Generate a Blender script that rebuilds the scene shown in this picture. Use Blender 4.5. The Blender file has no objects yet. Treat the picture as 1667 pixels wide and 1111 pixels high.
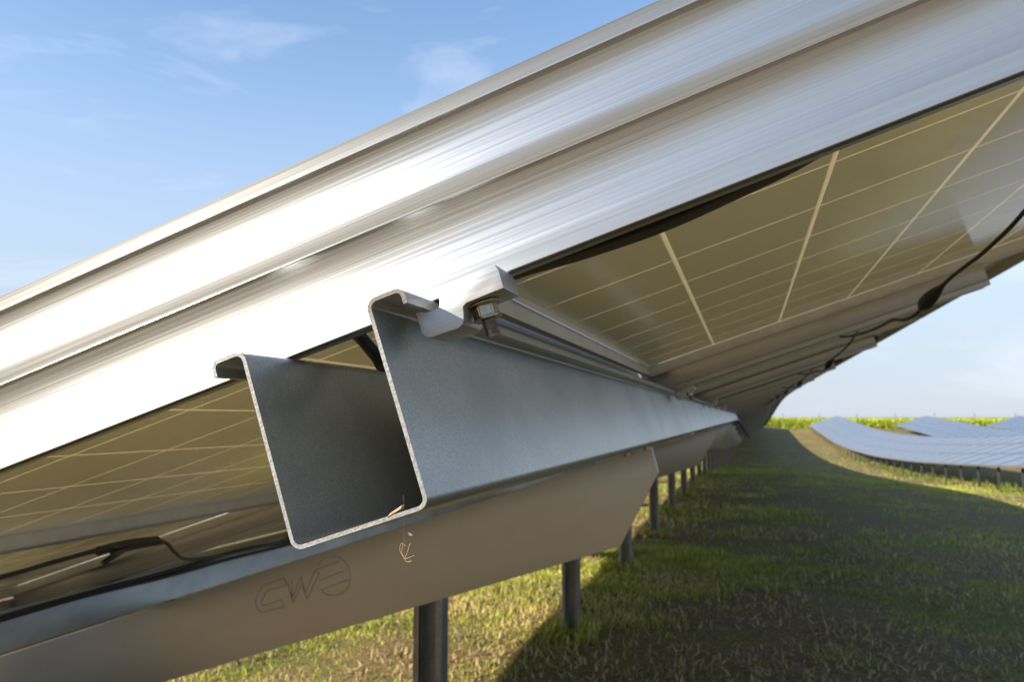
import bpy, bmesh, math, random
import numpy as np
from mathutils import Matrix, Vector
R = math.radians
random.seed(4); rng = np.random.default_rng(7)
scene = bpy.context.scene
col = scene.collection

# ------------------------------------------------------------------ camera
CAM_H = 1.14                      # eye height above the grass beside the row
TILT = 0.3204                     # tilt of the modules
CT, ST = math.cos(TILT), math.sin(TILT)
PLANE = 0.1978                    # back sheet plane above the camera at X = 0
cd = bpy.data.cameras.new('camera'); cam = bpy.data.objects.new('camera', cd); col.objects.link(cam)
cam.location = (0, 0, CAM_H)
cam.rotation_euler = (math.pi/2 + 0.0912, 0, 0.2737)
cd.sensor_width = 36; cd.lens = 36*1357.1/1667
cd.clip_start = 0.02; cd.clip_end = 9000
cd.dof.use_dof = True; cd.dof.focus_distance = 0.45; cd.dof.aperture_fstop = 20
scene.camera = cam
# ------------------------------------------------------------------ light
SUN = Vector((-1.9, -1.5, 1.0)).normalized()          # towards the sun
sd = bpy.data.lights.new('sun', 'SUN'); so = bpy.data.objects.new('sun', sd); col.objects.link(so)
sd.energy = 5.0; sd.angle = R(0.55); sd.color = (1.0, 0.905, 0.76)
so.rotation_euler = SUN.to_track_quat('Z', 'Y').to_euler()
so.location = (-20, -16, 20)
world = bpy.data.worlds.new('World'); scene.world = world; world.use_nodes = True
nt = world.node_tree; nt.nodes.clear()
wo = nt.nodes.new('ShaderNodeOutputWorld'); bg = nt.nodes.new('ShaderNodeBackground')
sky = nt.nodes.new('ShaderNodeTexSky'); sky.sky_type = 'NISHITA'; sky.sun_disc = False
sky.sun_elevation = math.asin(SUN.z); sky.sun_rotation = math.atan2(SUN.x, SUN.y)
sky.altitude = 100; sky.air_density = 1.0; sky.dust_density = 0.35; sky.ozone_density = 2.2
bg.inputs['Strength'].default_value = 0.098
tc = nt.nodes.new('ShaderNodeTexCoord')
# thin cirrus: noise on the sky's own directions, stretched sideways
mp = nt.nodes.new('ShaderNodeMapping'); mp.inputs['Scale'].default_value = (2.2, 2.2, 9.0)
mp.inputs['Rotation'].default_value = (0, R(14), 0)
nz = nt.nodes.new('ShaderNodeTexNoise'); nz.inputs['Scale'].default_value = 1.5
nz.inputs['Detail'].default_value = 9; nz.inputs['Roughness'].default_value = 0.62; nz.inputs['Distortion'].default_value = 0.6
cr = nt.nodes.new('ShaderNodeValToRGB')
cr.color_ramp.elements[0].position = 0.50; cr.color_ramp.elements[0].color = (0, 0, 0, 1)
cr.color_ramp.elements[1].position = 0.82; cr.color_ramp.elements[1].color = (1, 1, 1, 1)
mm = nt.nodes.new('ShaderNodeMath'); mm.operation = 'MULTIPLY'; mm.inputs[1].default_value = 0.38
mx = nt.nodes.new('ShaderNodeMix'); mx.data_type = 'RGBA'
mx.inputs['B'].default_value = (4.6, 4.7, 5.0, 1)
L = nt.links.new
L(tc.outputs['Generated'], mp.inputs['Vector']); L(mp.outputs['Vector'], nz.inputs['Vector'])
L(nz.outputs['Fac'], cr.inputs['Fac']); L(cr.outputs['Color'], mm.inputs[0]); L(mm.outputs[0], mx.inputs['Factor'])
sp_ = nt.nodes.new('ShaderNodeSeparateXYZ'); L(tc.outputs['Generated'], sp_.inputs[0])
hz = nt.nodes.new('ShaderNodeMapRange'); hz.inputs['From Min'].default_value = -0.02; hz.inputs['From Max'].default_value = 0.52
hz.inputs['To Min'].default_value = 0.92; hz.inputs['To Max'].default_value = 0.0; hz.interpolation_type = 'SMOOTHERSTEP'; L(sp_.outputs['Z'], hz.inputs['Value'])
hm = nt.nodes.new('ShaderNodeMix'); hm.data_type = 'RGBA'; hm.inputs['B'].default_value = (2.2, 2.5, 3.05, 1)
L(hz.outputs['Result'], hm.inputs['Factor']); L(sky.outputs['Color'], hm.inputs['A']); L(hm.outputs['Result'], mx.inputs['A']); L(mx.outputs['Result'], bg.inputs['Color']); L(bg.outputs[0], wo.inputs[0])
vs = scene.view_settings
vs.view_transform = 'Standard'; vs.look = 'None'; vs.gamma = 1; vs.use_curve_mapping = False; vs.exposure = 1.45

# ------------------------------------------------------------------ materials
def new_mat(name):
    m = bpy.data.materials.new(name); m.use_nodes = True
    return m, m.node_tree.nodes, m.node_tree.links.new, m.node_tree.nodes['Principled BSDF']
def coords(N, Lk, kind='Object', scale=(1, 1, 1)):
    t = N.new('ShaderNodeTexCoord'); mpn = N.new('ShaderNodeMapping'); mpn.inputs['Scale'].default_value = scale
    Lk(t.outputs[kind], mpn.inputs['Vector']); return mpn.outputs['Vector']
def noise(N, Lk, vec, scale, detail=4, rough=0.55):
    n = N.new('ShaderNodeTexNoise'); n.inputs['Scale'].default_value = scale
    n.inputs['Detail'].default_value = detail; n.inputs['Roughness'].default_value = rough
    Lk(vec, n.inputs['Vector']); return n.outputs['Fac']
def ramp(N, Lk, fac, stops):
    r = N.new('ShaderNodeValToRGB'); e = r.color_ramp.elements
    while len(e) < len(stops): e.new(0.5)
    for i, (p, c) in enumerate(stops):
        e[i].position = p; e[i].color = (c if len(c) == 4 else (*c, 1)) if hasattr(c, '__len__') else (c, c, c, 1)
    Lk(fac, r.inputs['Fac']); return r.outputs['Color']
def bump(N, Lk, P, h, strength, dist=0.001):
    b = N.new('ShaderNodeBump'); b.inputs['Strength'].default_value = strength; b.inputs['Distance'].default_value = dist
    Lk(h, b.inputs['Height']); Lk(b.outputs['Normal'], P.inputs['Normal'])
def mixc(N, Lk, fac, A, B, mode='MIX'):
    m = N.new('ShaderNodeMix'); m.data_type = 'RGBA'; m.blend_type = mode
    if isinstance(fac, (int, float)): m.inputs['Factor'].default_value = fac
    else: Lk(fac, m.inputs['Factor'])
    for k, v in (('A', A), ('B', B)):
        if isinstance(v, tuple): m.inputs[k].default_value = (*v, 1) if len(v) == 3 else v
        else: Lk(v, m.inputs[k])
    return m.outputs['Result']
MAT = {}
def alu(name, base, rough, aniso=0.75, metal=0.8):
    m, N, Lk, P = new_mat(name)
    v = coords(N, Lk, 'UV', (4, 800, 1)); f = noise(N, Lk, v, 1.0, 3, 0.6)
    v2 = coords(N, Lk, 'UV', (3, 60, 1)); f2 = noise(N, Lk, v2, 1.0, 4)
    v3 = coords(N, Lk, 'Object', (1, 1, 1)); f3 = noise(N, Lk, v3, 14.0, 5)
    P.inputs['Metallic'].default_value = metal
    c = mixc(N, Lk, ramp(N, Lk, f2, [(0.3, 0.0), (0.75, 1.0)]), tuple(b*0.9 for b in base), base)
    c = mixc(N, Lk, ramp(N, Lk, f3, [(0.35, 0.0), (0.7, 0.35)]), c, tuple(b*0.82 for b in base))
    c = mixc(N, Lk, ramp(N, Lk, f, [(0.35, 0.30), (0.62, 0.0)]), c, tuple(b*0.6 for b in base))
    Lk(c, P.inputs['Base Color'])
    Lk(ramp(N, Lk, f, [(0.25, rough*0.82), (0.75, rough*1.18)]), P.inputs['Roughness'])
    P.inputs['Anisotropic'].default_value = aniso; P.inputs['Anisotropic Rotation'].default_value = 0.25
    tg = N.new('ShaderNodeTangent'); tg.direction_type = 'UV_MAP'; tg.uv_map = 'UVMap'
    Lk(tg.outputs[0], P.inputs['Tangent'])
    MAT[name] = m; return m
alu('brushed_aluminium', (0.47, 0.478, 0.486), 0.34, 0.5, 0.88)
alu('mill_aluminium', (0.46, 0.46, 0.455), 0.46, 0.4)
def galv(name, base, rough, metal=1.0, spangle=420, stain=None, stain_amt=0.5, grain=1.0, stretch=(10, 1.3, 3)):
    m, N, Lk, P = new_mat(name)
    v = coords(N, Lk)
    vo = N.new('ShaderNodeTexVoronoi'); vo.inputs['Scale'].default_value = spangle; Lk(v, vo.inputs['Vector'])
    sp = ramp(N, Lk, vo.outputs['Color'], [(0.2, 1-0.28*grain), (0.85, 1+0.15*grain)])
    vl = coords(N, Lk, 'Object', stretch); big = noise(N, Lk, vl, 2.5, 6, 0.6)
    c = mixc(N, Lk, 1.0, (*base, 1), sp, 'MULTIPLY')
    st = stain or tuple(b*0.62 for b in base)
    c = mixc(N, Lk, ramp(N, Lk, big, [(0.42, 0.0), (0.72, stain_amt)]), c, st)
    dots = noise(N, Lk, v, 130, 3, 0.7)
    c = mixc(N, Lk, ramp(N, Lk, dots, [(0.70, 0.0), (0.76, 0.7*grain)]), c, tuple(b*0.35 for b in base))
    Lk(c, P.inputs['Base Color']); P.inputs['Metallic'].default_value = metal
    fine = noise(N, Lk, v, 900, 2)
    Lk(ramp(N, Lk, fine, [(0.25, rough*(1-0.22*grain)), (0.75, rough*(1+0.22*grain))]), P.inputs['Roughness'])
    if grain > 0.3: bump(N, Lk, P, fine, 0.13*grain, 0.0004)
    MAT[name] = m; return m
galv('galvanised_steel', (0.45, 0.47, 0.47), 0.36, 0.78, 1500, (0.25, 0.275, 0.285), 0.95, 0.95)
galv('dull_steel', (0.49, 0.475, 0.445), 0.42, 0.78, 500, (0.43, 0.40, 0.365), 0.6, 0.2, (0.9, 1.0, 5.0))
galv('post_steel', (0.27, 0.265, 0.25), 0.45, 0.85, 200, (0.17, 0.15, 0.12), 0.7, 0.6)
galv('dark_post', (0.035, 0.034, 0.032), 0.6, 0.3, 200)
galv('zinc_plated', (0.40, 0.35, 0.26), 0.34, 1.0, 700, (0.45, 0.33, 0.16), 0.6)
galv('thread_steel', (0.33, 0.27, 0.22), 0.36, 1.0, 600, (0.30, 0.17, 0.08), 0.7)
# sawn edge of the purlin: bright grit with burnt patches
m, N, Lk, P = new_mat('cut_edge'); MAT['cut_edge'] = m
v = coords(N, Lk); g = noise(N, Lk, v, 700, 4, 0.75); g2 = noise(N, Lk, v, 45, 4, 0.6)
c = ramp(N, Lk, g, [(0.3, 0.09), (0.5, 0.18), (0.75, 0.28)])
sx = N.new('ShaderNodeSeparateXYZ'); Lk(v, sx.inputs[0])
ad = N.new('ShaderNodeMath'); ad.operation = 'MULTIPLY_ADD'; Lk(sx.outputs['Z'], ad.inputs[0]); ad.inputs[1].default_value = 40; Lk(g2, ad.inputs[2])
ad2 = N.new('ShaderNodeMath'); ad2.operation = 'MULTIPLY_ADD'; Lk(sx.outputs['X'], ad2.inputs[0]); ad2.inputs[1].default_value = 12; Lk(ad.outputs[0], ad2.inputs[2])
ad3 = N.new('ShaderNodeMath'); ad3.operation = 'ADD'; Lk(ad2.outputs[0], ad3.inputs[0]); ad3.inputs[1].default_value = 3.0
c = mixc(N, Lk, ramp(N, Lk, ad3.outputs[0], [(0.15, 0.0), (0.75, 0.95)]), c, (0.10, 0.085, 0.075))
Lk(c, P.inputs['Base Color']); P.inputs['Roughness'].default_value = 0.6; P.inputs['Metallic'].default_value = 0.35
bump(N, Lk, P, g, 0.7, 0.0006)
# back of the modules: olive glass back sheet, light strips between the cells
def glassy(name, c1, c2, rough=0.10):
    m, N, Lk, P = new_mat(name)
    v = coords(N, Lk); f = noise(N, Lk, v, 2.2, 4)
    Lk(mixc(N, Lk, f, c1, c2), P.inputs['Base Color'])
    f2 = noise(N, Lk, v, 60, 5)
    Lk(ramp(N, Lk, f2, [(0.3, rough*0.8), (0.8, rough*1.5)]), P.inputs['Roughness'])
    P.inputs['IOR'].default_value = 1.33; P.inputs['Specular Tint'].default_value = (0.55, 0.53, 0.47, 1)
    MAT[name] = m; return m
m, N, Lk, P = new_mat('frame_inner'); MAT['frame_inner'] = m
v = coords(N, Lk); Lk(ramp(N, Lk, noise(N, Lk, v, 30, 4), [(0.3, (0.60, 0.585, 0.53)), (0.7, (0.70, 0.685, 0.63))]), P.inputs['Base Color']); P.inputs['Metallic'].default_value = 0.25; P.inputs['Roughness'].default_value = 0.45
glassy('cell_back', (0.76, 0.765, 0.58), (0.81, 0.81, 0.63), 0.15)
glassy('backsheet', (0.74, 0.745, 0.56), (0.79, 0.79, 0.61), 0.15)
glassy('cell_gap', (0.93, 0.86, 0.70), (0.93, 0.87, 0.72), 0.2)
# the strips between the cells let a little daylight through the sheet
mg = MAT['cell_gap']; ng = mg.node_tree.nodes; tl = ng.new('ShaderNodeBsdfTranslucent'); tl.inputs['Color'].default_value = (0.165, 0.16, 0.14, 1)
ash = ng.new('ShaderNodeAddShader'); mg.node_tree.links.new(ng['Principled BSDF'].outputs[0], ash.inputs[0]); mg.node_tree.links.new(tl.outputs[0], ash.inputs[1])
mg.node_tree.links.new(ash.outputs[0], ng['Material Output'].inputs[0])
# far modules: the same grid as a material
def grid_mat(name, cell, gap, gs, gy, rough, metal=0.0, ior=1.5, tint=(0.55, 0.53, 0.47, 1)):
    m, N, Lk, P = new_mat(name)
    t = N.new('ShaderNodeTexCoord'); s = N.new('ShaderNodeSeparateXYZ'); Lk(t.outputs['Object'], s.inputs[0])
    fac = None
    for ax, w, half in (('X', gs, 3), ('Y', gy, 5)):
        a = N.new('ShaderNodeMath'); a.operation = 'DIVIDE'; Lk(s.outputs[ax], a.inputs[0]); a.inputs[1].default_value = 0.159
        ab = N.new('ShaderNodeMath'); ab.operation = 'ABSOLUTE'; Lk(a.outputs[0], ab.inputs[0])
        r = N.new('ShaderNodeMath'); r.operation = 'PINGPONG'; Lk(ab.outputs[0], r.inputs[0]); r.inputs[1].default_value = 0.5
        lt = N.new('ShaderNodeMath'); lt.operation = 'LESS_THAN'; Lk(r.outputs[0], lt.inputs[0]); lt.inputs[1].default_value = w/2/0.159
        if fac is None: fac = lt.outputs[0]
        else:
            q = N.new('ShaderNodeMath'); q.operation = 'MAXIMUM'; Lk(fac, q.inputs[0]); Lk(lt.outputs[0], q.inputs[1]); fac = q.outputs[0]
    Lk(mixc(N, Lk, fac, cell, gap), P.inputs['Base Color'])
    P.inputs['Roughness'].default_value = rough; P.inputs['IOR'].default_value = ior; P.inputs['Specular Tint'].default_value = tint
    MAT[name] = m; return m
grid_mat('module_back_grid', (0.78, 0.785, 0.60), (0.95, 0.86, 0.70), 0.005, 0.004, 0.15)
grid_mat('module_front', (0.014, 0.022, 0.062), (0.30, 0.33, 0.40), 0.004, 0.004, 0.16, 0.0, 1.5, (0.84, 0.87, 0.95, 1))
m, N, Lk, P = new_mat('black_rubber'); MAT['black_rubber'] = m
P.inputs['Base Color'].default_value = (0.012, 0.011, 0.012, 1); P.inputs['Roughness'].default_value = 0.42
v = coords(N, Lk); bump(N, Lk, P, noise(N, Lk, v, 300, 3), 0.2, 0.0004)
m, N, Lk, P = new_mat('dry_straw'); MAT['dry_straw'] = m
v = coords(N, Lk); Lk(ramp(N, Lk, noise(N, Lk, v, 400, 2), [(0.3, (0.30, 0.17, 0.08)), (0.7, (0.46, 0.32, 0.18))]), P.inputs['Base Color']); P.inputs['Roughness'].default_value = 0.7
def leafmat(name):
    m, N, Lk, P = new_mat(name)
    a = N.new('ShaderNodeAttribute'); a.attribute_name = 'tint'
    Lk(a.outputs['Color'], P.inputs['Base Color']); P.inputs['Roughness'].default_value = 0.55
    P.inputs['Specular IOR Level'].default_value = 0.25
    tr = N.new('ShaderNodeBsdfTranslucent'); Lk(a.outputs['Color'], tr.inputs['Color'])
    ms = N.new('ShaderNodeMixShader'); ms.inputs[0].default_value = 0.35
    Lk(P.outputs[0], ms.inputs[1]); Lk(tr.outputs[0], ms.inputs[2]); Lk(ms.outputs[0], N['Material Output'].inputs[0])
    MAT[name] = m
leafmat('grass_blade'); leafmat('crop_leaf')
BARE = [(0.75, 4.7, 1.5, 0.75), (3.3, 13.0, 1.8, 2.2), (0.2, 3.5, 0.9, 0.4), (1.9, 7.6, 1.0, 0.9)]
m, N, Lk, P = new_mat('ground'); MAT['ground'] = m
v = coords(N, Lk)
n1 = noise(N, Lk, v, 0.55, 6, 0.6); n2 = noise(N, Lk, v, 3.2, 6, 0.65); n3 = noise(N, Lk, v, 38, 5, 0.7)
green = ramp(N, Lk, n3, [(0.25, (0.06, 0.075, 0.016)), (0.5, (0.15, 0.16, 0.035)), (0.8, (0.28, 0.26, 0.08))])
soil = ramp(N, Lk, n3, [(0.25, (0.075, 0.047, 0.027)), (0.55, (0.21, 0.145, 0.078)), (0.8, (0.45, 0.345, 0.19))])
ms = N.new('ShaderNodeMath'); ms.operation = 'ADD'; Lk(n1, ms.inputs[0]); Lk(n2, ms.inputs[1])
gcol = mixc(N, Lk, ramp(N, Lk, ms.outputs[0], [(0.98, 0.0), (1.18, 1.0)]), green, soil)
for (bx, by, rx, ry) in BARE:                                    # trodden bare earth
    mpb = N.new('ShaderNodeMapping'); mpb.vector_type = 'POINT'; mpb.inputs['Location'].default_value = (-bx/rx, -by/ry, 0); mpb.inputs['Scale'].default_value = (1/rx, 1/ry, 0)
    Lk(v, mpb.inputs['Vector']); le_ = N.new('ShaderNodeVectorMath'); le_.operation = 'LENGTH'; Lk(mpb.outputs[0], le_.inputs[0])
    sm = N.new('ShaderNodeMath'); sm.operation = 'MULTIPLY_ADD'; Lk(n2, sm.inputs[0]); sm.inputs[1].default_value = 1.2; Lk(le_.outputs['Value'], sm.inputs[2])
    gcol = mixc(N, Lk, ramp(N, Lk, sm.outputs[0], [(0.0, 1.0), (0.95, 1.0), (1.0, 0.2)]), gcol, soil)
Lk(gcol, P.inputs['Base Color'])
P.inputs['Roughness'].default_value = 0.95; P.inputs['Specular IOR Level'].default_value = 0.1
bump(N, Lk, P, n3, 0.8, 0.03)
m, N, Lk, P = new_mat('dirt'); MAT['dirt'] = m
v = coords(N, Lk); Lk(ramp(N, Lk, noise(N, Lk, v, 1.6, 6, 0.7), [(0.3, (0.20, 0.14, 0.08)), (0.7, (0.36, 0.27, 0.16))]), P.inputs['Base Color']); P.inputs['Roughness'].default_value = 0.95

# ------------------------------------------------------------------ helpers
def tag(o, label, cat, group=None, kind=None):
    if label: o['label'] = label
    if cat: o['category'] = cat
    if group: o['group'] = group
    if kind: o['kind'] = kind
    return o
def link(name, me, parent=None, mats=()):
    for mname in mats: me.materials.append(MAT[mname])
    o = bpy.data.objects.new(name, me); col.objects.link(o)
    if parent: o.parent = parent
    return o
def mesh_py(name, verts, faces, uvs=None, smooth=None, mids=None):
    me = bpy.data.meshes.new(name); me.from_pydata([tuple(v) for v in verts], [], faces)
    if uvs:
        l = me.uv_layers.new(name='UVMap')
        flat = [c for f in uvs for uv in f for c in uv]; l.data.foreach_set('uv', flat)
    if mids: me.polygons.foreach_set('material_index', mids)
    me.update()
    if smooth is not None:
        me.polygons.foreach_set('use_smooth', [True]*len(me.polygons))
        me.set_sharp_from_angle(angle=R(smooth))
    return me
def fix_normals(me):
    bm = bmesh.new(); bm.from_mesh(me); bmesh.ops.recalc_face_normals(bm, faces=bm.faces[:]); bm.to_mesh(me); bm.free()
def empty(name, M):
    o = bpy.data.objects.new(name, None); o.empty_display_size = 0.05; col.objects.link(o); o.matrix_world = M; return o
def fillet(pts, rad, seg=5):
    out = [Vector(pts[0])]
    for i in range(1, len(pts)-1):
        a, b, c = Vector(pts[i-1]), Vector(pts[i]), Vector(pts[i+1])
        u, w = (a-b).normalized(), (c-b).normalized(); ang = u.angle(w)
        d = min(rad/math.tan(ang/2), 0.48*(a-b).length, 0.48*(c-b).length)
        r_ = d*math.tan(ang/2); bis = (u+w).normalized(); ctr = b+bis*(r_/math.sin(ang/2))
        p0, p1 = b+u*d-ctr, b+w*d-ctr
        t = math.atan2(p0.x*p1.y-p0.y*p1.x, p0.dot(p1))
        for k in range(seg+1):
            an = t*k/seg
            out.append(ctr+Vector((p0.x*math.cos(an)-p0.y*math.sin(an), p0.x*math.sin(an)+p0.y*math.cos(an))))
    out.append(Vector(pts[-1])); return out
def thicken(pl, t):
    Ls, Rs = [], []
    for i, p in enumerate(pl):
        a = pl[max(i-1, 0)]; b = pl[min(i+1, len(pl)-1)]; d = (b-a).normalized(); nn = Vector((-d.y, d.x))
        Ls.append(p+nn*t/2); Rs.append(p-nn*t/2)
    return Ls, Rs
def sweep_strip(name, pl, t, stations, smooth=40, caps=True):
    """folded sheet: centre line pl in (x,z), thickness t, swept along y at stations [(y,dz)]; material 0 = sheet, 1 = cut ends"""
    Ls, Rs = thicken(pl, t); n = len(pl); ring = Ls+Rs[::-1]; m_ = len(ring)
    V, F, U, Mi = [], [], [], []
    acc = [0]
    for i in range(1, m_): acc.append(acc[-1]+(ring[i]-ring[i-1]).length)
    for (y, dz) in stations: V += [(p.x, y, p.y+dz) for p in ring]
    for k in range(len(stations)-1):
        for i in range(m_):
            j = (i+1) % m_
            F.append((k*m_+i, k*m_+j, (k+1)*m_+j, (k+1)*m_+i)); Mi.append(0)
            vj = acc[j] if j else acc[-1]+t
            U.append(((stations[k][0], acc[i]), (stations[k][0], vj), (stations[k+1][0], vj), (stations[k+1][0], acc[i])))
    if caps:
        for k in (0, len(stations)-1):
            for i in range(n-1):
                q = (k*m_+i, k*m_+i+1, k*m_+m_-2-i, k*m_+m_-1-i)
                F.append(q); Mi.append(1); U.append(((0, 0),)*4)
    me = mesh_py(name, V, F, U, None, Mi); fix_normals(me)
    me.polygons.foreach_set('use_smooth', [mi == 0 for mi in Mi]); me.set_sharp_from_angle(angle=R(smooth))
    return me
def extrude_poly(name, poly, a0, a1, axis='y', smooth=30, bev=0.0, seg=2):
    """closed polygon in (x,z) extruded along y (or, axis 'x', polygon in (y,z) along x)"""
    bm = bmesh.new(); n = len(poly)
    mk = (lambda p, a: (p[0], a, p[1])) if axis == 'y' else (lambda p, a: (a, p[0], p[1]))
    A = [bm.verts.new(mk(p, a0)) for p in poly]; B = [bm.verts.new(mk(p, a1)) for p in poly]
    uv = bm.loops.layers.uv.new('UVMap'); acc = 0
    for i in range(n):
        j = (i+1) % n; f = bm.faces.new((A[i], A[j], B[j], B[i])); ln = math.dist(poly[i], poly[j])
        for lp, c in zip(f.loops, ((a0, acc), (a0, acc+ln), (a1, acc+ln), (a1, acc))): lp[uv].uv = c
        acc += ln
    for r_ in (A, B):
        f = bm.faces.new(r_)
        for lp in f.loops: co = lp.vert.co; lp[uv].uv = (co.x, co.z) if axis == 'y' else (co.y, co.z)
    bmesh.ops.recalc_face_normals(bm, faces=bm.faces[:])
    if bev:
        bmesh.ops.bevel(bm, geom=[e for e in bm.edges if e.calc_face_angle(0) > 0.5], offset=bev, segments=seg, affect='EDGES', profile=0.6)
    me = bpy.data.meshes.new(name); bm.to_mesh(me); bm.free()
    me.polygons.foreach_set('use_smooth', [True]*len(me.polygons)); me.set_sharp_from_angle(angle=R(smooth))
    return me
def box_mesh(name, x0, x1, y0, y1, z0, z1, bev=0.0):
    return extrude_poly(name, [(x0, z0), (x1, z0), (x1, z1), (x0, z1)], y0, y1, 'y', 30, bev)
def catmull(P, n=8):
    P = [Vector(p) for p in P]; Q = [P[0]*2-P[1]]+P+[P[-1]*2-P[-2]]; out = []
    for i in range(1, len(Q)-2):
        a, b, c, d = Q[i-1:i+3]
        for k in range(n):
            t = k/n; out.append(0.5*((2*b)+(c-a)*t+(2*a-5*b+4*c-d)*t*t+(3*b-a-3*c+d)*t**3))
    out.append(P[-1]); return out
def tube_mesh(name, P, r, seg=8, n=8, radii=None):
    C = catmull(P, n) if n else [Vector(p) for p in P]; V, F = [], []
    up = Vector((0.12, 0.3, 0.95)).normalized()
    for i, p in enumerate(C):
        d = (C[min(i+1, len(C)-1)]-C[max(i-1, 0)]).normalized(); a = d.cross(up).normalized(); b = a.cross(d)
        rr = radii(i/(len(C)-1)) if radii else r
        for k in range(seg):
            an = 2*math.pi*k/seg; V.append(p+a*rr*math.cos(an)+b*rr*math.sin(an))
    for i in range(len(C)-1):
        for k in range(seg):
            j = (k+1) % seg; F.append((i*seg+k, i*seg+j, (i+1)*seg+j, (i+1)*seg+k))
    F.append(tuple(range(seg))[::-1]); F.append(tuple((len(C)-1)*seg+k for k in range(seg)))
    return mesh_py(name, V, F, None, 50)
# terrain
YK = [-1e5, 15, 19, 25, 35, 45, 55, 65, 80, 94, 108, 1e5]
VK = [0, 0, -0.08, -0.36, -0.76, -1.0, -1.05, -0.9, -0.30, 0.22, 0.12, 0.12]
def valley(y):
    y = np.asarray(y, float); return sum(np.interp(y+o, YK, VK) for o in (-3, -2, -1, 0, 1, 2, 3))/7
def lateral(x):
    t = np.clip(np.asarray(x, float)/6, 0, 1); return -0.42*t*t*(3-2*t)
def ground_z(x, y): return lateral(x)+valley(y)
def row_matrix(y=0.0, dX=0.0, s=0.0, n=0.0):
    """local axes (s up the slope, y along the row, n square to the glass) of the row standing dX to the right"""
    H = float(valley(y)); sl = math.atan(float(valley(y+0.8)-valley(y-0.8))/1.6) if y > 8 else 0.0
    M = Matrix.Translation((dX, y, CAM_H+PLANE+H+float(lateral(dX)))) @ Matrix.Rotation(sl, 4, 'X') @ Matrix.Rotation(-TILT, 4, 'Y')
    return M @ Matrix.Translation((s, 0, n))

# ------------------------------------------------------------------ setting: ground, track
xs = np.concatenate([[-4000, -1500, -500, -200, -80, -40], np.arange(-24, 60.1, 0.75), [70, 90, 130, 220, 500, 1500, 4000]])
ys = np.concatenate([[-4000, -1500, -500, -150, -60, -30, -15, -8, -4], np.arange(-2, 130.1, 1.0), [140, 160, 220, 400, 900, 2000, 5000]])
gx, gy = np.meshgrid(xs, ys); gz = ground_z(gx, gy)
near = (np.abs(gx) < 60) & (gy > 3) & (gy < 100)
gz = gz+np.where(near, rng.normal(0, 0.010, gz.shape), 0)
nx, ny = len(xs), len(ys)
F = [(j*nx+i, j*nx+i+1, (j+1)*nx+i+1, (j+1)*nx+i) for j in range(ny-1) for i in range(nx-1)]
me = mesh_py('ground', np.stack([gx, gy, gz], -1).reshape(-1, 3).tolist(), F, None, 180)
tag(link('ground', me, None, ['ground']), 'grassy meadow ground with bare soil patches under the panel rows', None, kind='structure')
xt = np.arange(-60, 90.1, 2.5); V = []; F = []
for i, x in enumerate(xt):
    for y in (95.5, 98.5, 101.5):
        V.append((x, y+1.2*math.sin(x*0.05), float(ground_z(x, y))+0.035))
for i in range(len(xt)-1):
    for k in range(2): F.append((i*3+k, i*3+3+k, i*3+4+k, i*3+1+k))
tag(link('dirt_track', mesh_py('dirt_track', V, F, None, 180), None, ['dirt']), 'dry brown dirt track running along the edge of the crop', None, kind='structure')

# ------------------------------------------------------------------ module
CELL = 0.159; MS, MY = 0.990, 1.630
MOD_S = (0.241, -0.762, -1.765)             # centres of the upper, middle and lower module
COL0, PERIOD = 1.2425, 1.67
# outer profile of the module frame (o outward, n), from the top lip down to the inner flange
def cove_pts(o, n0, n1, a0, a1, k, steps=14):
    """hollow flank: faces down by a0 degrees at the top, a1 at the foot"""
    out = []; dn = (n0-n1)/steps
    for i in range(steps+1):
        out.append((o, n0-dn*i)); t = min((i+0.5)/steps, 1.0)
        o -= math.tan(R(a1+(a0-a1)*(1-t)**k))*dn
    return out
FR_OUT = [(-0.012, 0.0275), (0.0012, 0.0275), (0.0017, 0.0271), (0.0014, 0.0263), (0.0002, 0.0192), (0.0008, 0.0189), (0.0002, 0.0185)]
FR_OUT += cove_pts(-0.0004, 0.0183, -0.0050, 34, -4, 1.7)
o_ = FR_OUT[-1][0]
FR_OUT += [(o_+0.0019, -0.0153), (o_+0.0019, -0.0156), (o_-0.0013, -0.0244), (o_-0.0007, -0.0250), (-0.0135, -0.0250), (-0.0135, -0.0235), (-0.0080, -0.0235), (-0.0080, -0.001), (-0.012, -0.001)]
def ring_mesh(name, prof, hs, hy, smooth=28):
    V, F, U = [], [], []; np_ = len(prof); acc = [0]
    for i in range(1, np_): acc.append(acc[-1]+math.dist(prof[i], prof[i-1]))
    for (o, z) in prof:
        V += [(-hs-o, -hy-o, z), (hs+o, -hy-o, z), (hs+o, hy+o, z), (-hs-o, hy+o, z)]
    ln = (2*hs, 2*hy, 2*hs, 2*hy)
    for i in range(np_-1):
        for k in range(4):
            l = (k+1) % 4
            F.append((i*4+k, (i+1)*4+k, (i+1)*4+l, i*4+l))
            U.append(((0, acc[i]), (0, acc[i+1]), (ln[k], acc[i+1]), (ln[k], acc[i])))
    me = mesh_py(name, V, F, U, smooth); return me
frame_me = ring_mesh('module_frame', FR_OUT, MS/2, MY/2); frame_me.materials.append(MAT['brushed_aluminium']); frame_me.materials.append(MAT['frame_inner'])
frame_me.polygons.foreach_set('material_index', [1 if f//4 >= len(FR_OUT)-5 else 0 for f in range(len(frame_me.polygons))])
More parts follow.
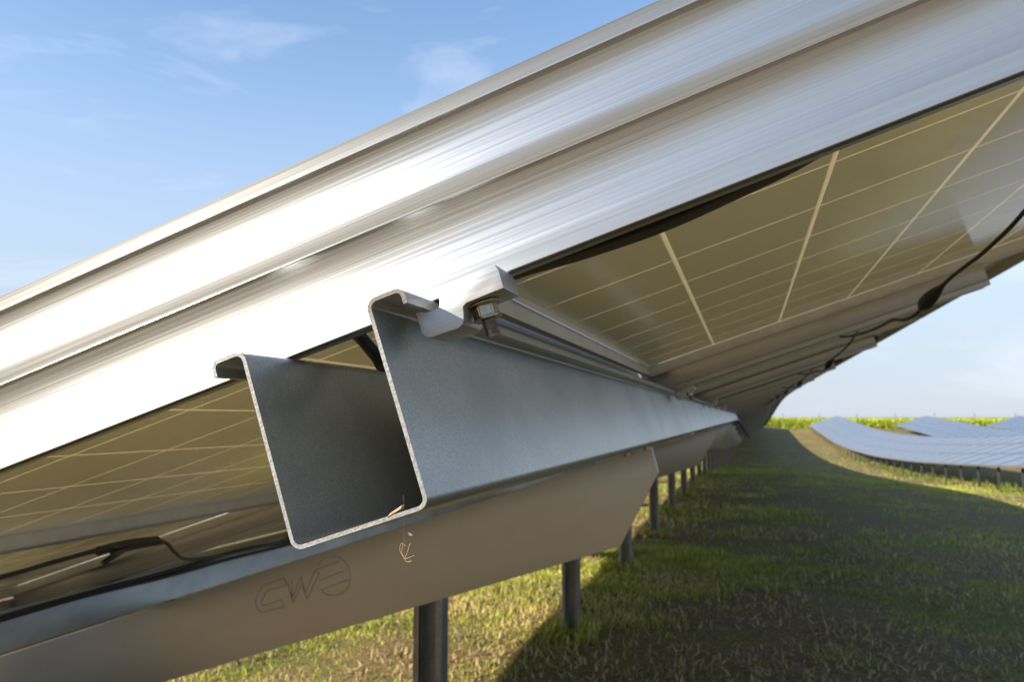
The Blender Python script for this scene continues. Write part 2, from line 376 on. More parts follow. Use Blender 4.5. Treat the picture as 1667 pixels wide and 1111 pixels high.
def slab(name, hs, hy, z0, z1, mats):
    V = [(sx*hs, sy*hy, z) for z in (z0, z1) for sx, sy in ((-1, -1), (1, -1), (1, 1), (-1, 1))]
    F = [(3, 2, 1, 0), (4, 5, 6, 7)]+[(k, (k+1) % 4, 4+(k+1) % 4, 4+k) for k in range(4)]
    me = mesh_py(name, V, F, None, None, [0, 1, 0, 0, 0, 0]) if len(mats) > 1 else mesh_py(name, V, F)
    for mn in mats: me.materials.append(MAT[mn])
    return me

def border_mesh():
    V, F = [], []
    for z in (0.0, 0.003):
        for hs, hy in ((MS/2-0.0125, MY/2-0.0125), (3*CELL+0.0043, 5*CELL+0.0040)):
            V += [(-hs, -hy, z), (hs, -hy, z), (hs, hy, z), (-hs, hy, z)]
    for k in range(4):
        l = (k+1) % 4
        F += [(k, 4+k, 4+l, l), (8+k, 8+l, 12+l, 12+k), (k, l, 8+l, 8+k), (4+k, 12+k, 12+l, 4+l)]
    me = mesh_py('laminate_border', V, F); fix_normals(me); me.materials.append(MAT['backsheet']); return me
lam_me = border_mesh()
lamg_me = slab('laminate_far', MS/2-0.0125, MY/2-0.0125, 0.0, 0.022, ['module_back_grid', 'module_front'])
gap_me = slab('cell_strips', 3*CELL+0.0048, 5*CELL+0.0044, -0.0004, -0.0001, ['cell_gap'])
cell_me = slab('solar_cell', 0.0768, 0.0772, -0.00046, 0.0008, ['cell_back', 'module_front'])
jb_me = box_mesh('junction_box', 0.36, 0.44, -0.05, 0.05, -0.022, -0.0012, 0.004); jb_me.materials.append(MAT['black_rubber'])
# one-mesh far module: laminate and plain frame
def far_mesh():
    bm = bmesh.new(); bm.from_mesh(lamg_me)
    me2 = ring_mesh('t', [(-0.022, 0.0275), (0.0, 0.0275), (0.0, -0.025), (-0.024, -0.025), (-0.024, -0.0235), (-0.012, -0.0235), (-0.012, 0.0225)], MS/2, MY/2)
    k = len(bm.faces); bm.from_mesh(me2); bm.faces.ensure_lookup_table()
    for f in bm.faces[k:]: f.material_index = 2
    me = bpy.data.meshes.new('far_module'); bm.to_mesh(me); bm.free()
    for mn in ('module_back_grid', 'module_front', 'mill_aluminium'): me.materials.append(MAT[mn])
    return me
far_me = far_mesh()
NCOL = 54
LEVEL = ('upper', 'middle', 'lower')
ORD = {0: 'nearest', 1: 'second', 2: 'third', 3: 'fourth', 4: 'fifth', 5: 'sixth'}
GRP = 'solar modules of the near row'
for c in range(NCOL):
    y = COL0+c*PERIOD
    for lv, s in enumerate(MOD_S):
        if c == 0: lb = ('upper module in the foreground, large cell grid showing right of the steel purlin', 'middle module in the foreground, cell grid showing left of the steel purlin',
                         'lower module of the nearest column, below the thin white frame line at left')[lv]
        elif c < 6: lb = f'{ORD[c]} column from the camera, {LEVEL[lv]} module of the near row seen from below'
        else: lb = f'small distant {LEVEL[lv]} module of the near row, beyond its sixth column'
        M = row_matrix(y, 0, s, 0)
        if c < 6:
            e = tag(empty('solar_module', M), lb, 'solar panel', GRP)
            link('frame', frame_me, e); link('laminate_border' if c == 0 else 'laminate', lam_me if c == 0 else lamg_me, e)
            if c == 0:
                link('cell_strips', gap_me, e)
                for i in range(6):
                    for j in range(10):
                        o = link('solar_cell', cell_me, e); o.location = ((i-2.5)*CELL, (j-4.5)*CELL, 0)
            if c and lv == 0: link('junction_box', jb_me, e)
        else:
            o = link('solar_module', far_me); o.matrix_world = M; tag(o, lb, 'solar panel', GRP)
# ------------------------------------------------------------------ cross rails under the module joints
def cove(y0, sgn):
    P = [(-0.0030, -0.0252), (-0.0026, -0.0256), (-0.0034, -0.0260)]
    P += cove_pts(-0.0036, -0.0262, -0.0615, 34, -3, 2.2, 18)
    q = P[-1][0]
    P += [(q+0.0007, -0.0645), (q+0.0009, -0.0648), (q+0.0008, -0.0750), (q+0.0003, -0.0755)]
    return [(y0-sgn*o, n) for o, n in P]
y0 = 0.4175
end_prof = cove(y0, 1)+[(0.4265, -0.0755), (0.4265, -0.0640), (0.4425, -0.0640), (0.4425, -0.0730), (0.4490, -0.0730), (0.4490, -0.0252)]
def rail_mesh(name, prof, s0, s1):
    me = extrude_poly(name, prof, s0, s1, 'x', 28); me.materials.append(MAT['brushed_aluminium']); return me
top_prof = [(y0-o, n) for o, n in FR_OUT[1:-5]]
top_prof += [(0.4260, -0.0244), (0.4260, 0.0275)]
top_me = extrude_poly('edge_trim', top_prof, -2.262, 0.742, 'x', 28); top_me.materials.append(MAT['brushed_aluminium'])
end_me = rail_mesh('end_rail', end_prof, -2.235, 0.530)
w = 0.042
jp = cove(-w, 1)+[(-0.012, -0.0755), (-0.012, -0.066), (0.012, -0.066), (0.012, -0.0755)]+cove(w, -1)[::-1]
joint_me = rail_mesh('joint_rail', jp, -2.235, 0.530)
RG = 'aluminium cross rails under the module joints'
o = link('edge_trim', top_me); o.matrix_world = row_matrix(0, 0)
tag(o, 'bright fluted aluminium edge trim along the row end, above the cross rail', 'trim')
o = link('cross_rail', end_me); o.matrix_world = row_matrix(0, 0)
tag(o, 'long brushed aluminium cross rail at the row end, ribbed, held by the hook clamp', 'rail', RG)
for c in range(NCOL):
    yj = COL0+PERIOD*(c+0.5)
    o = link('cross_rail', joint_me); o.matrix_world = row_matrix(yj, 0)
    tag(o, f'aluminium cross rail under the joint behind the {ORD[c]} module column' if c < 5 else 'small aluminium cross rail far along the underside of the near row', 'rail', RG)
# ------------------------------------------------------------------ purlins: upturned hat section with hooked lips
S0 = -0.2525                                  # middle of the near purlin
hat = [(-0.0555, -0.0845), (-0.0555, -0.0768), (-0.0370, -0.0768), (-0.0370, -0.1812), (0.0370, -0.1812), (0.0370, -0.0768), (0.0560, -0.0768), (0.0560, -0.0845)]
def purlin(s_mid, ya, yb, label, sheet='galvanised_steel'):
    base = row_matrix(0, 0)
    pl = fillet(hat, 0.0048, 6)
    if yb < 15: st = [(ya, 0), (yb, 0)]
    else: st = [(y, float(valley(y))/CT) for y in np.linspace(ya, yb, max(2, int((yb-ya)/1.6)))]
    me = sweep_strip('purlin', pl, 0.0021, st)
    o = link('purlin', me, None, [sheet, 'cut_edge']); o.matrix_world = base @ Matrix.Translation((s_mid, 0, 0))
    tag(o, label, 'purlin', 'galvanised purlins under the modules'); return o
p1 = purlin(S0, 0.376, 14.4, 'galvanised hat purlin in the foreground, its sawn open end facing the camera')
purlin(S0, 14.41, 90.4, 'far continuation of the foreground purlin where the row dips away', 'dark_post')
purlin(-1.97, 0.39, 14.4, 'lower grey purlin behind the logo beam at the left edge')
purlin(-1.97, 14.41, 90.4, 'far continuation of the lower purlin along the dipping row', 'dull_steel')
for ya, yb, lb in ((0.43, 14.4, 'slim eaves trim along the low edge of the near row, behind the lower purlin'), (14.41, 90.4, 'far continuation of the eaves trim along the dipping row')):
    st = [(y, float(valley(y))/CT) for y in ([ya, yb] if yb < 15 else np.linspace(ya, yb, 48))]
    me = sweep_strip('eaves_trim', [Vector(p) for p in ((-2.2480, -0.030), (-2.2480, -0.078), (-2.2600, -0.080))], 0.002, st)
    o = link('eaves_trim', me, None, ['dull_steel', 'dull_steel']); o.matrix_world = row_matrix(0, 0); tag(o, lb, 'trim', 'eaves trims of the near row')
# ------------------------------------------------------------------ hook clamps and bolts
hook = [(-0.1530, -0.0764), (-0.1520, -0.0798), (-0.1525, -0.0893), (-0.1603, -0.0893), (-0.1735, -0.0896), (-0.1757, -0.0908), (-0.1766, -0.0947), (-0.1776, -0.0978),
        (-0.1790, -0.0996), (-0.1815, -0.1005), (-0.1975, -0.1000), (-0.2000, -0.0985), (-0.2011, -0.0960), (-0.2011, -0.0850), (-0.1992, -0.0848), (-0.1960, -0.0866), (-0.1905, -0.0872), (-0.1876, -0.0862), (-0.1866, -0.0835), (-0.1866, -0.0764)]
hook_me = extrude_poly('hook_clamp', hook, 0, 0.031, 'y', 22, 0.00035, 2); hook_me.materials.append(MAT['mill_aluminium'])
def hexm(name, r, z0, z1, rot=0.3, hole=None):
    pts = [(r*math.cos(rot+k*math.pi/3), r*math.sin(rot+k*math.pi/3)) for k in range(6)]
    bm = bmesh.new(); A = [bm.verts.new((x, y, z0)) for x, y in pts]; B = [bm.verts.new((x, y, z1)) for x, y in pts]
    for k in range(6): bm.faces.new((A[k], A[(k+1) % 6], B[(k+1) % 6], B[k]))
    bm.faces.new(A); bm.faces.new(B); bmesh.ops.recalc_face_normals(bm, faces=bm.faces[:])
    bmesh.ops.bevel(bm, geom=bm.edges[:], offset=r*0.09, segments=2, affect='EDGES')
    me = bpy.data.meshes.new(name); bm.to_mesh(me); bm.free(); me.polygons.foreach_set('use_smooth', [True]*len(me.polygons)); me.set_sharp_from_angle(angle=R(35)); return me
def thread_mesh(name, r, z0, z1, pitch):
    prof = [(0.0, z0), (r*0.72, z0), (r*0.84, z0+pitch*0.3)]; z = z0+pitch*0.5
    while z < z1: prof += [(r*0.84, z), (r, z+pitch*0.38), (r, z+pitch*0.5), (r*0.84, z+pitch*0.88)]; z += pitch
    V, F = [], []; sg = 24
    for (rr, zz) in prof:
        for k in range(sg): V.append((rr*math.cos(2*math.pi*k/sg), rr*math.sin(2*math.pi*k/sg), zz+pitch*0.0*k/sg))
    for i in range(len(prof)-1):
        for k in range(sg): j = (k+1) % sg; F.append((i*sg+k, i*sg+j, (i+1)*sg+j, (i+1)*sg+k))
    me = mesh_py(name, V, F, None, 30); fix_normals(me); return me
nut_me = hexm('nut', 0.0074, -0.0975, -0.0912); nut_me.materials.append(MAT['zinc_plated'])
washer_me = hexm('washer', 0.0098, -0.0911, -0.0896, 0.0); washer_me.materials.append(MAT['zinc_plated'])
th_me = thread_mesh('threaded_shank', 0.0041, -0.1085, -0.0760, 0.00125); th_me.materials.append(MAT['thread_steel'])
flange_me = hexm('collar', 0.0086, -0.0987, -0.0975, 0.5); flange_me.materials.append(MAT['zinc_plated'])
# round washer
wv, wf = [], []
for (rr, zz) in ((0.0042, -0.0911), (0.0090, -0.0911), (0.0094, -0.0906), (0.0094, -0.0902), (0.0042, -0.0898)):
    wv += [(rr*math.cos(2*math.pi*k/28), rr*math.sin(2*math.pi*k/28), zz) for k in range(28)]
for i in range(4):
    for k in range(28): wf.append((i*28+k, i*28+(k+1) % 28, (i+1)*28+(k+1) % 28, (i+1)*28+k))
washer_me = mesh_py('washer', wv, wf, None, 30); washer_me.materials.append(MAT['zinc_plated'])
for c in range(7):
    yc = 0.3995 if c == 0 else COL0+PERIOD*(c-0.5)-0.055
    Mx = row_matrix(0, 0) @ Matrix.Translation((0, yc, 0))
    o = link('hook_clamp', hook_me); o.matrix_world = Mx
    tag(o, 'machined aluminium hook clamp gripping the purlin lip in the foreground' if c == 0 else f'small aluminium hook clamp on the purlin below the {ORD[min(c,5)]} cross rail from the camera' if c < 6 else 'last small hook clamp that shows along the purlin top', 'clamp', 'hook clamps along the purlin')
    b = empty('clamp_bolt', Mx @ Matrix.Translation((-0.1690, 0.0150, 0)))
    tag(b, 'rusty threaded bolt with hexagon nut hanging from the foreground clamp' if c == 0 else f'tiny bolt below the hook clamp on the {ORD[min(c,5)]} cross rail' if c < 6 else 'tiny bolt of the last hook clamp along the purlin', 'bolt', 'bolts of the hook clamps')
    for nm, mm_ in (('nut', nut_me), ('washer', washer_me), ('collar', flange_me), ('threaded_shank', th_me)): link(nm, mm_, b)
# ------------------------------------------------------------------ posts and beams
Y1, STEP = 2.30, 2.02
PX = -0.905
def post_mesh(top):
    hw, dp, lp = 0.043, 0.055, 0.017
    pl = fillet([(-hw+lp, 0), (-hw, 0), (-hw, dp), (hw, dp), (hw, 0), (hw-lp, 0)], 0.006, 4)
    Ls, Rs = thicken(pl, 0.004); ring = Ls+Rs[::-1]; n = len(ring)
    V = [(p.x, p.y, z) for z in (-0.35, top) for p in ring]
    F = [(i, (i+1) % n, n+(i+1) % n, n+i) for i in range(n)]
    k = len(pl)
    for b in (0, n): F += [(b+i, b+i+1, b+n-2-i, b+n-1-i) for i in range(k-1)]
    me = mesh_py('post', V, F, None, 40); fix_normals(me); me.materials.append(MAT['post_steel']); return me
ztop = CAM_H+PLANE+(PX/CT)*ST-0.20
post_me = post_mesh(ztop-0.05)
beam_poly = [(-0.3271, -0.1829), (-0.3316, -0.2559), (-0.4949, -0.4126), (-2.750, -0.4126), (-2.910, -0.2559), (-2.910, -0.1829)]
plate_me = extrude_poly('web', beam_poly, 0, 0.004, 'y', 30, 0.0012, 2); plate_me.materials.append(MAT['dull_steel'])
def rim_mesh(name, pts, depth, t=0.004):
    """folded rim behind the web along the open polyline pts"""
    pl = [Vector(p) for p in pts]; cx = sum((p for p in pl), Vector((0, 0)))/len(pl); inner = []
    for i, p in enumerate(pl):
        a = pl[max(i-1, 0)]; b = pl[min(i+1, len(pl)-1)]; d = (b-a).normalized(); nn = Vector((-d.y, d.x)); inner.append(p+nn*t)
    V, F = [], []; n = len(pl)
    for y in (0.004, depth): V += [(p.x, y, p.y) for p in pl]+[(p.x, y, p.y) for p in inner]
    for i in range(n-1):
        F += [(i, i+1, 2*n+i+1, 2*n+i), (n+i, 3*n+i, 3*n+i+1, n+i+1), (2*n+i, 2*n+i+1, 3*n+i+1, 3*n+i)]
    F += [(0, 2*n, 3*n, n), (n-1, 2*n-1, 4*n-1, 3*n-1)]
    me = mesh_py(name, V, F); fix_normals(me); me.materials.append(MAT['dull_steel']); return me
rim_me = rim_mesh('rim', [(-0.3275, -0.1835), (-0.3320, -0.2562), (-0.4952, -0.4122), (-2.748, -0.4122), (-2.906, -0.2559)][::-1], 0.016)
tong_me = box_mesh('top_flange', -2.88, -0.212, 0.0045, 0.058, -0.1872, -0.1832, 0.0012); tong_me.materials.append(MAT['galvanised_steel'])
bb_me = hexm('bolt_head', 0.013, -0.1832, -0.1752); bb_me.materials.append(MAT['zinc_plated'])
def stroke(name, pts, w_, h_, closed=False):
    """raised flat-topped ribbon on the web (x,z), standing h_ towards the camera"""
    P = [Vector(p) for p in pts]; n = len(P); V, F = [], []
    for i, p in enumerate(P):
        a = P[(i-1) % n] if closed else P[max(i-1, 0)]; b = P[(i+1) % n] if closed else P[min(i+1, n-1)]
        d = (b-a).normalized(); nn = Vector((-d.y, d.x))
        for o, y in ((w_/2, 0.0005), (w_/4, -h_), (-w_/4, -h_), (-w_/2, 0.0005)): V.append((p.x+nn.x*o, y, p.y+nn.y*o))
    for i in range(n if closed else n-1):
        j = (i+1) % n
        for k in range(3): F.append((i*4+k, i*4+k+1, j*4+k+1, j*4+k))
    me = mesh_py(name, V, F, None, 60); fix_normals(me); me.materials.append(MAT['dull_steel']); return me
def outline(pts, w_):
    """closed outline around a letter stroke"""
    P = [Vector(p) for p in pts]; A, B = thicken(P, w_); return A+B[::-1]
logo = []
ox, oz = -1.626, -0.295; U_ = 0.080                         # letters 8 cm tall, slanted with the beam
def let(pts): return [(ox+x*U_+0.28*y*U_, oz+y*U_) for x, y in pts]
Cc = fillet(let([(1.25, 0.78), (0.28, 0.78), (0.0, 0.4), (0.12, 0.05), (1.12, 0.05)]), 0.012, 4)
Ww = let([(1.42, 0.78), (1.55, 0.05), (1.98, 0.70), (2.12, 0.05), (2.62, 0.78)])
logo.append(('letter_outline', outline(Cc, 0.020))); logo.append(('letter_outline', outline([Vector(p) for p in Ww], 0.017)))
ccx, ccz = ox+3.42*U_, oz+0.46*U_
logo.append(('ring', [Vector((ccx+0.058*math.cos(t), ccz+0.058*math.sin(t))) for t in np.linspace(-2.5, 2.3, 40)]))
for dz, x0, x1 in ((0.030, -0.052, 0.032), (-0.002, -0.046, 0.038), (-0.030, -0.05, 0.045)):
    logo.append(('bar', [Vector((ccx+x0, ccz+dz)), Vector((ccx+x1, ccz+dz+0.006))]))
nb = 0
for k in range(44):
    yk = Y1+k*STEP; H = float(valley(yk)); gz_ = float(ground_z(PX, yk))
    o = link('support_post', post_me); o.location = (PX, yk+0.018, gz_)
    tag(o, f'{ORD[k]} steel support post from the camera, lipped channel standing in the grass' if k < 6 else 'thin distant steel post in the line under the near row', 'post', 'steel posts under the near row')
    if k % 2 == 0:
        e = empty('support_beam', row_matrix(0, 0) @ Matrix.Translation((0, yk, 0)) if yk < 12 else Matrix.Translation((0, 0, H)) @ row_matrix(0, 0) @ Matrix.Translation((0, yk, 0)))
        tag(e, 'nearest brown-grey sloping beam with an embossed letter logo' if k == 0 else 'second sloping support beam, seen just past the tip of the logo beam' if k == 2 else 'small sloping support beam far under the near row', 'beam', 'sloping support beams')
        link('web', plate_me, e); link('rim', rim_me, e); link('top_flange', tong_me, e)
        for s_ in (-0.392, -0.336):
            bo = link('bolt_head', bb_me, e); bo.location = (s_, -0.014, -0.006)
        if k == 0:
            for i, (nm, pts) in enumerate(logo):
                link(nm, stroke(nm, pts, 0.0060, 0.0028, nm == 'letter_outline'), e)
    else:
        hp = [(-0.74, -0.235), (-0.80, -0.40), (-1.06, -0.40), (-1.12, -0.235)]
        if k == 1:
            head_me = extrude_poly('head_plate', hp, 0, 0.004, 'y', 30, 0.001, 1); head_me.materials.append(MAT['dull_steel'])
        h = link('head_plate', head_me, o)
        h.matrix_parent_inverse = Matrix.Identity(4)
        h.matrix_basis = Matrix.Translation((-PX, -0.006, CAM_H+PLANE)) @ Matrix.Rotation(-TILT, 4, 'Y')
# ------------------------------------------------------------------ added cabinet shape, out of view, keeps sun off the logo beam's low end
e = empty('shade_blocker', Matrix.Translation((-2.70, 1.72, 0))); tag(e, 'added grey cabinet-shaped sun blocker, out of view, shading the low end of the logo beam', 'cabinet')
for nm, a in (('plinth', (-0.07, 0.07, -0.40, 0.40, -0.2, 0.16)), ('body', (-0.09, 0.09, -0.44, 0.44, 0.16, 0.86)), ('roof', (-0.11, 0.11, -0.46, 0.46, 0.86, 0.885)), ('door', (-0.097, -0.0905, -0.41, 0.41, 0.19, 0.83)), ('handle', (-0.112, -0.0975, 0.30, 0.33, 0.46, 0.58))):
    mb = box_mesh(nm, *a, 0.004); mb.materials.append(MAT['post_steel' if nm == 'handle' else 'dull_steel']); link(nm, mb, e)
# ------------------------------------------------------------------ cables
def rowpt(s, y, n): return (s*CT-n*ST, y, CAM_H+PLANE+s*ST+n*CT)
def cable(name, P, r, label, group=None, parent=None, n=8):
    o = link(name, tube_mesh(name, [rowpt(*p) for p in P], r, 8, n), parent, ['black_rubber'])
    if label: tag(o, label, 'cable', group)
    return o
cable('cable', [(-0.33, 0.52, -0.03), (-0.285, 0.500, -0.052), (-0.265, 0.485, -0.078), (-0.258, 0.48, -0.0885), (-0.235, 0.476, -0.0800), (-0.20, 0.472, -0.068), (-0.16, 0.471, -0.0655), (-0.12, 0.471, -0.0688), (-0.071, 0.471, -0.0706), (-0.026, 0.472, -0.0680), (0.012, 0.474, -0.0640), (0.05, 0.474, -0.055), (0.12, 0.474, -0.035), (0.2, 0.474, -0.03)],
      0.0044, 'thick black cable sagging just behind the lower edge of the end rail')
chain = [(0.345, 0.86, -0.012), (0.335, 1.00, -0.040), (0.3205, 1.10, -0.0587), (0.3126, 1.15, -0.0676), (0.2974, 1.22, -0.0781), (0.2864, 1.28, -0.0829), (0.2773, 1.34, -0.0877), (0.2571, 1.42, -0.1026), (0.2465, 1.48, -0.1135), (0.2385, 1.54, -0.1135), (0.2320, 1.60, -0.1040), (0.222, 1.68, -0.104), (0.210, 1.80, -0.100), (0.201, 1.94, -0.090), (0.197, 2.04, -0.0795)]
cab_me = tube_mesh('cable', [(s, y-COL0, n) for s, y, n in chain], 0.0029, 8, 6); cab_me.materials.append(MAT['black_rubber'])
def conn_r(t): return 0.0036+0.0082*(0.5-0.5*math.cos(2*math.pi*min(max((t-0.05)/0.9, 0), 1)))**0.45
con_me = tube_mesh('connector', [(0.2740, 1.365-COL0, -0.0905), (0.2571, 1.42-COL0, -0.1026), (0.2500, 1.455-COL0, -0.1090)], 0.012, 10, 6, conn_r); con_me.materials.append(MAT['black_rubber'])
for c in range(8):
    o = link('module_cable', cab_me); o.matrix_world = row_matrix(COL0+c*PERIOD, 0); link('connector', con_me, o)
    tag(o, f'black cable with plug connector hanging under the {ORD[c]} upper module' if c < 6 else 'tiny black cable far along the upper modules of the near row', 'cable', 'module cables under the upper modules')
lc = cable('module_cable', [(-1.30, 0.80, -0.045), (-1.28, 0.98, -0.056), (-1.265, 1.10, -0.064), (-1.235, 1.20, -0.060), (-1.19, 1.26, -0.0605), (-1.215, 1.335, -0.060), (-1.262, 1.50, -0.060), (-1.33, 1.62, -0.083), (-1.40, 1.74, -0.099), (-1.47, 1.92, -0.106), (-1.55, 2.18, -0.1085), (-1.60, 2.40, -0.1065), (-1.63, 2.56, -0.100), (-1.64, 2.68, -0.08)],
      0.0042, 'black cable with bundled plugs drooping under the middle module at left', 'module cables under the upper modules')
for i, (s_, n_, r_c) in enumerate(((-1.902, -0.093, 0.008), (-1.899, -0.104, 0.0062))):
    Pc = [(s_+0.004*math.sin(y*2.3+i), y, n_+0.005*math.sin(y*3.1+2*i)+0.003*math.sin(y*7.7)) for y in np.arange(0.55, 14.0, 0.35)]
    cable('cable', Pc, r_c, ('thicker black cable tied along the lower purlin at the left edge', 'thinner black cable tied under the thick one along the lower purlin')[i], 'cables along the lower purlin', n=4)
for P in ([(-1.195, 1.255, -0.062), (-1.225, 1.36, -0.056), (-1.255, 1.48, -0.0575)], [(-1.20, 1.29, -0.072), (-1.235, 1.38, -0.064), (-1.262, 1.50, -0.0625)], [(-1.225, 1.29, -0.082), (-1.215, 1.32, -0.071), (-1.23, 1.36, -0.064)]):
    cable('connector', P, 0.0085 if P[0][1] < 1.289 else 0.0055, None, None, lc)
# ------------------------------------------------------------------ dry wisp on a thread and a leaf scrap on the purlin
wp = Vector((-0.1578, 0.374, CAM_H-0.0670))
e = empty('dry_grass_wisp', Matrix.Translation(wp)); tag(e, 'tiny dry grass wisp hanging on a thread below the purlin end', 'dry grass')
link('thread', tube_mesh('thread', [(-0.001, 0, 0.030), (-0.0005, 0, 0.012), (0, 0, 0.0)], 0.00003, 5, 4), e, ['dry_straw'])
for P in ([(0, 0, 0), (-0.0015, 0, 0.003), (-0.001, 0, 0.0065)], [(0, 0, 0), (0.0012, 0.001, 0.004), (0.0024, 0.001, 0.0075)], [(0, 0, 0), (0.002, 0, 0.0006), (0.0044, 0.001, 0.0016)], [(0, 0, 0), (-0.0026, 0, 0.0042), (-0.0016, 0, 0.0072), (0.0004, 0, 0.0060)], [(0, 0, 0), (0.001, 0, -0.0012), (0.0036, 0, -0.0009)]):
    link('stalk', tube_mesh('stalk', P, 0.00011, 5, 5), e, ['dry_straw'])
lv_ = extrude_poly('leaf_scrap', [(-0.0045, -0.0008), (-0.001, 0.0006), (0.0030, 0.0022), (0.0042, 0.0040), (0.0012, 0.0026), (-0.0025, 0.0010)], 0, 0.003, 'y')
o = link('leaf_scrap', lv_, None, ['dry_straw']); o.matrix_world = Matrix.Translation((-0.1635, 0.3755, CAM_H-0.0465)) @ Matrix.Rotation(-0.15, 4, 'Y')
tag(o, 'orange scrap of dry leaf on the sawn bottom edge of the purlin', 'leaf')

# ------------------------------------------------------------------ rows of modules across the meadow
ROW = 8.15
c0 = 6
for c in range(c0, 54):
    for lv, s in enumerate(MOD_S):
        o = link('solar_module', far_me); o.matrix_world = row_matrix(COL0+c*PERIOD, ROW, s, 0)
        tag(o, f'blue glass module in the {LEVEL[lv]} line of the row across the lit grass', 'solar panel', 'solar modules of the row across the grass')
for c in range(c0, 50):
    yk = Y1+c*STEP
    if yk > 91: break
    fx = ROW-1.88
    top = CAM_H+PLANE+float(lateral(ROW))+float(valley(yk))+(-1.88/CT)*ST-0.07
    gz_ = float(ground_z(fx, yk))
    if c == c0:
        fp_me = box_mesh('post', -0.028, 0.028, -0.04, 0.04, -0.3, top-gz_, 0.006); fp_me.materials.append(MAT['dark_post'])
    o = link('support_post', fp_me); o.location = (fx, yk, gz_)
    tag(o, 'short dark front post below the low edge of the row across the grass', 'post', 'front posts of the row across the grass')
for r_ in (2, 3, 4):
    bm = bmesh.new()
    for c in range(6, 54):
        for s in MOD_S:
            k = len(bm.verts); bm.from_mesh(far_me); bm.verts.ensure_lookup_table()
            bmesh.ops.transform(bm, matrix=row_matrix(COL0+c*PERIOD, ROW*r_, s, 0), verts=bm.verts[k:])
    me = bpy.data.meshes.new('distant_solar_row'); bm.to_mesh(me); bm.free()
    o = link('distant_solar_row', me, None, ['module_back_grid', 'module_front', 'mill_aluminium'])
    tag(o, ('distant row of blue modules just behind the row across the grass', 'more distant row of blue modules, second behind the row across the grass', 'farthest row of blue modules at the right edge')[r_-2], 'solar panels', None, 'stuff')

# ------------------------------------------------------------------ grass, litter, crop
def blades(name, px, py, ln, wd, tint, mat, label, cat, lean=0.5, z0=None, five=True):
    n = len(px); pz = ground_z(px, py) if z0 is None else z0
    az = rng.uniform(0, 2*np.pi, n); fa = rng.uniform(0, 2*np.pi, n); le = np.abs(rng.normal(0, lean, n))
    dx, dy = np.cos(az)*np.sin(le), np.sin(az)*np.sin(le); dz = np.cos(le)
    wx, wy = np.cos(fa)*wd/2, np.sin(fa)*wd/2
    base = np.stack([px, py, pz-0.01], -1)
    d = np.stack([dx, dy, dz], -1)*ln[:, None]; wv_ = np.stack([wx, wy, np.zeros(n)], -1)
    mid = base+d*0.55; tip = base+d+np.stack([dx, dy, -0.35*np.sin(le)], -1)*ln[:, None]*0.45
    V = np.stack([base-wv_, base+wv_, mid+wv_*0.8, mid-wv_*0.8, tip], 1).reshape(-1, 3)
    i = np.arange(n)*5
    me = bpy.data.meshes.new(name); me.vertices.add(len(V)); me.vertices.foreach_set('co', V.ravel())
    loops = np.stack([i, i+1, i+2, i+3, i+3, i+2, i+4], -1).ravel()
    me.loops.add(len(loops)); me.loops.foreach_set('vertex_index', loops)
    me.polygons.add(2*n); ls = np.stack([np.arange(n)*7, np.arange(n)*7+4], -1).ravel()
    me.polygons.foreach_set('loop_start', ls); me.update(calc_edges=True)
    a = me.color_attributes.new('tint', 'FLOAT_COLOR', 'POINT')
    c4 = np.concatenate([np.repeat(tint, 5, 0), np.ones((5*n, 1))], 1); a.data.foreach_set('color', c4.ravel())
    me.validate()
    return tag(link(name, me, None, [mat]), label, cat, None, 'stuff')
def vnoise(x, y, sc, seed):
    g = np.random.default_rng(seed).random((64, 64)); u, v = x/sc % 64, y/sc % 64
    i, j = u.astype(int), v.astype(int); fu, fv = u-i, v-j; fu = fu*fu*(3-2*fu); fv = fv*fv*(3-2*fv)
    i1, j1 = (i+1) % 64, (j+1) % 64
    return (g[i, j]*(1-fu)+g[i1, j]*fu)*(1-fv)+(g[i, j1]*(1-fu)+g[i1, j1]*fu)*fv
def tints(px, py, n):
    t = 0.55*vnoise(px, py, 0.6, 3)+0.45*vnoise(px, py, 0.17, 5)+rng.normal(0, 0.12, n)
    t = np.clip(t, 0, 1)[:, None]
    a, b, c = np.array([0.085, 0.19, 0.022]), np.array([0.40, 0.42, 0.06]), np.array([0.72, 0.56, 0.25])
    return np.where(t < 0.5, a+(b-a)*t*2, b+(c-b)*(t-0.5)*2)*rng.uniform(0.75, 1.25, (n, 1))
def scatter(n, x0, x1, y0, y1, dens=None):
    px, py = rng.uniform(x0, x1, n), rng.uniform(y0, y1, n)
    cov = 0.5*vnoise(px, py, 1.3, 11)+0.5*vnoise(px, py, 0.4, 12)
    pr = np.clip((cov-0.36)*5, 0.05, 1)
    for (bx, by, rx, ry) in BARE: pr = pr*np.clip((np.hypot((px-bx)/rx, (py-by)/ry)+0.9*cov-0.75)*2.2, 0.05, 1)
    k = rng.random(n) < pr; return px[k], py[k]
P1 = scatter(230000, -3.2, 2.6, 1.9, 8.0); P2 = scatter(150000, -4, 8.5, 8.0, 26); P3 = scatter(70000, -6, 12, 26, 95)
px = np.concatenate([P1[0], P2[0], P3[0]]); py = np.concatenate([P1[1], P2[1], P3[1]]); n = len(px)
sz = np.concatenate([np.full(len(P1[0]), 1.0), np.full(len(P2[0]), 1.35), np.full(len(P3[0]), 2.0)])
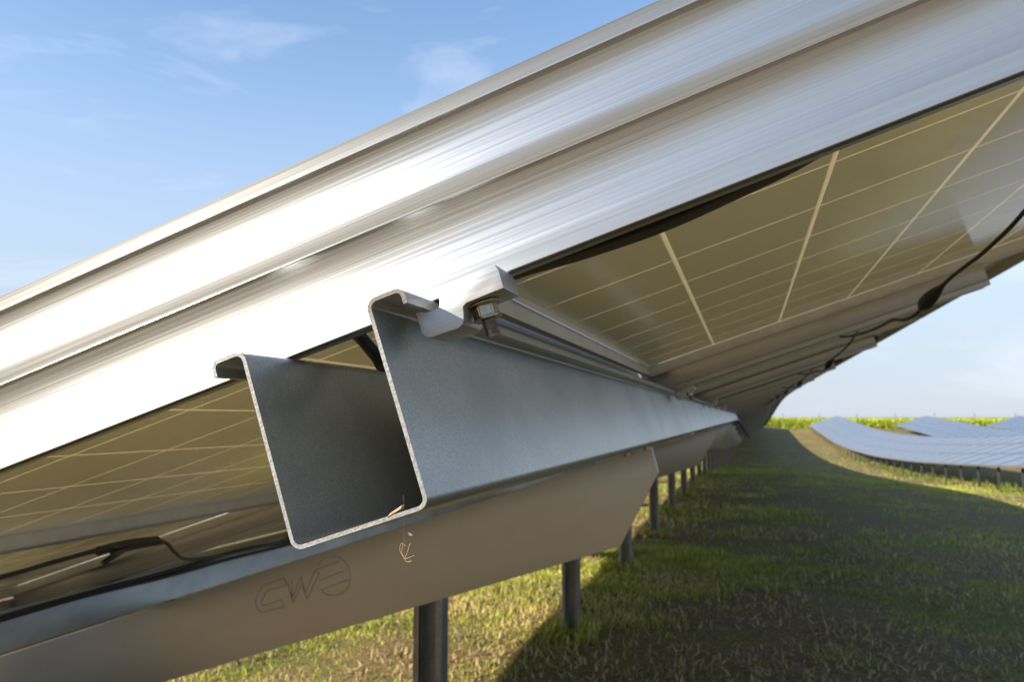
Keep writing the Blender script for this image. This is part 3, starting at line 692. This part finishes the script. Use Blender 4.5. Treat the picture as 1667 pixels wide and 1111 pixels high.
# taller tufts round the feet of the posts
tx = np.concatenate([PX+rng.normal(0, 0.07, 420) for k in range(10)]); ty = np.concatenate([Y1+k*STEP+0.03+rng.normal(0, 0.07, 420) for k in range(10)])
px = np.concatenate([px, tx]); py = np.concatenate([py, ty]); sz = np.concatenate([sz, np.full(len(tx), 1.9)]); n = len(px)
ln = rng.uniform(0.018, 0.055, n)*sz*(0.6+0.9*vnoise(px, py, 0.9, 21)); wd = rng.uniform(0.0035, 0.008, n)*sz**1.3
blades('grass', px, py, ln, wd, tints(px, py, n), 'grass_blade', 'short yellow-green meadow grass growing between and under the rows', 'grass', 1.0)
n = 30000; px, py = rng.uniform(-3.2, 2.6, n), rng.uniform(1.9, 9, n)
k = vnoise(px, py, 0.5, 31) > 0.4; px, py = px[k], py[k]; n = len(px)
tn = np.array([0.42, 0.31, 0.18])*rng.uniform(0.45, 1.25, (n, 1))
blades('dry_litter', px, py, rng.uniform(0.02, 0.06, n), rng.uniform(0.004, 0.016, n), tn, 'grass_blade', 'dry straw and leaf litter lying in the sunlit grass', 'litter', 1.45, ground_z(px, py)+0.02)
# weeds at the foot of the far row
n = 2600; px, py = rng.uniform(5.6, 7.0, n), rng.uniform(12, 60, n)
k = vnoise(px, py, 0.7, 41) > 0.55; px, py = px[k], py[k]; n = len(px)
wl = rng.uniform(0.12, 0.34, n)
blades('weeds', px, py, wl, rng.uniform(0.015, 0.035, n), np.array([0.10, 0.14, 0.025])*rng.uniform(0.7, 1.3, (n, 1)), 'grass_blade', 'leafy green weeds at the foot of the row across the grass', 'weeds', 0.5)
n = 150000; px, py = rng.uniform(-14, 44, n), 102.5+rng.uniform(0, 1, n)**1.6*55
tn = np.where(rng.random((n, 1)) < 0.55, [[0.42, 0.46, 0.045]], [[0.24, 0.32, 0.04]])*rng.uniform(0.7, 1.3, (n, 1))
zb = ground_z(px, py)+rng.uniform(0, 1.02, n)
blades('crop_field', px, py, rng.uniform(0.2, 0.5, n), rng.uniform(0.05, 0.11, n), tn, 'crop_leaf', 'yellow-green crop field standing along the horizon', 'crop field', 0.7, zb)
# thin wire fence before the crop
fe = empty('wire_fence', Matrix.Translation((0, 102, float(ground_z(0, 102))))); tag(fe, 'thin wire fence with slim posts in front of the crop', 'fence')
fpm = box_mesh('post', -0.035, 0.035, -0.035, 0.035, -0.2, 1.45, 0.005); fpm.materials.append(MAT['post_steel'])
for i in range(14):
    o = link('post', fpm, fe); o.location = (-8+4.0*i, 0, 0)
for z in (0.4, 0.8, 1.2):
    link('wire', tube_mesh('wire', [(-8, 0, z), (18, 0, z), (44, 0, z)], 0.004, 5, 1), fe, ['post_steel'])
scene.render.resolution_x = 1024; scene.render.resolution_y = 683
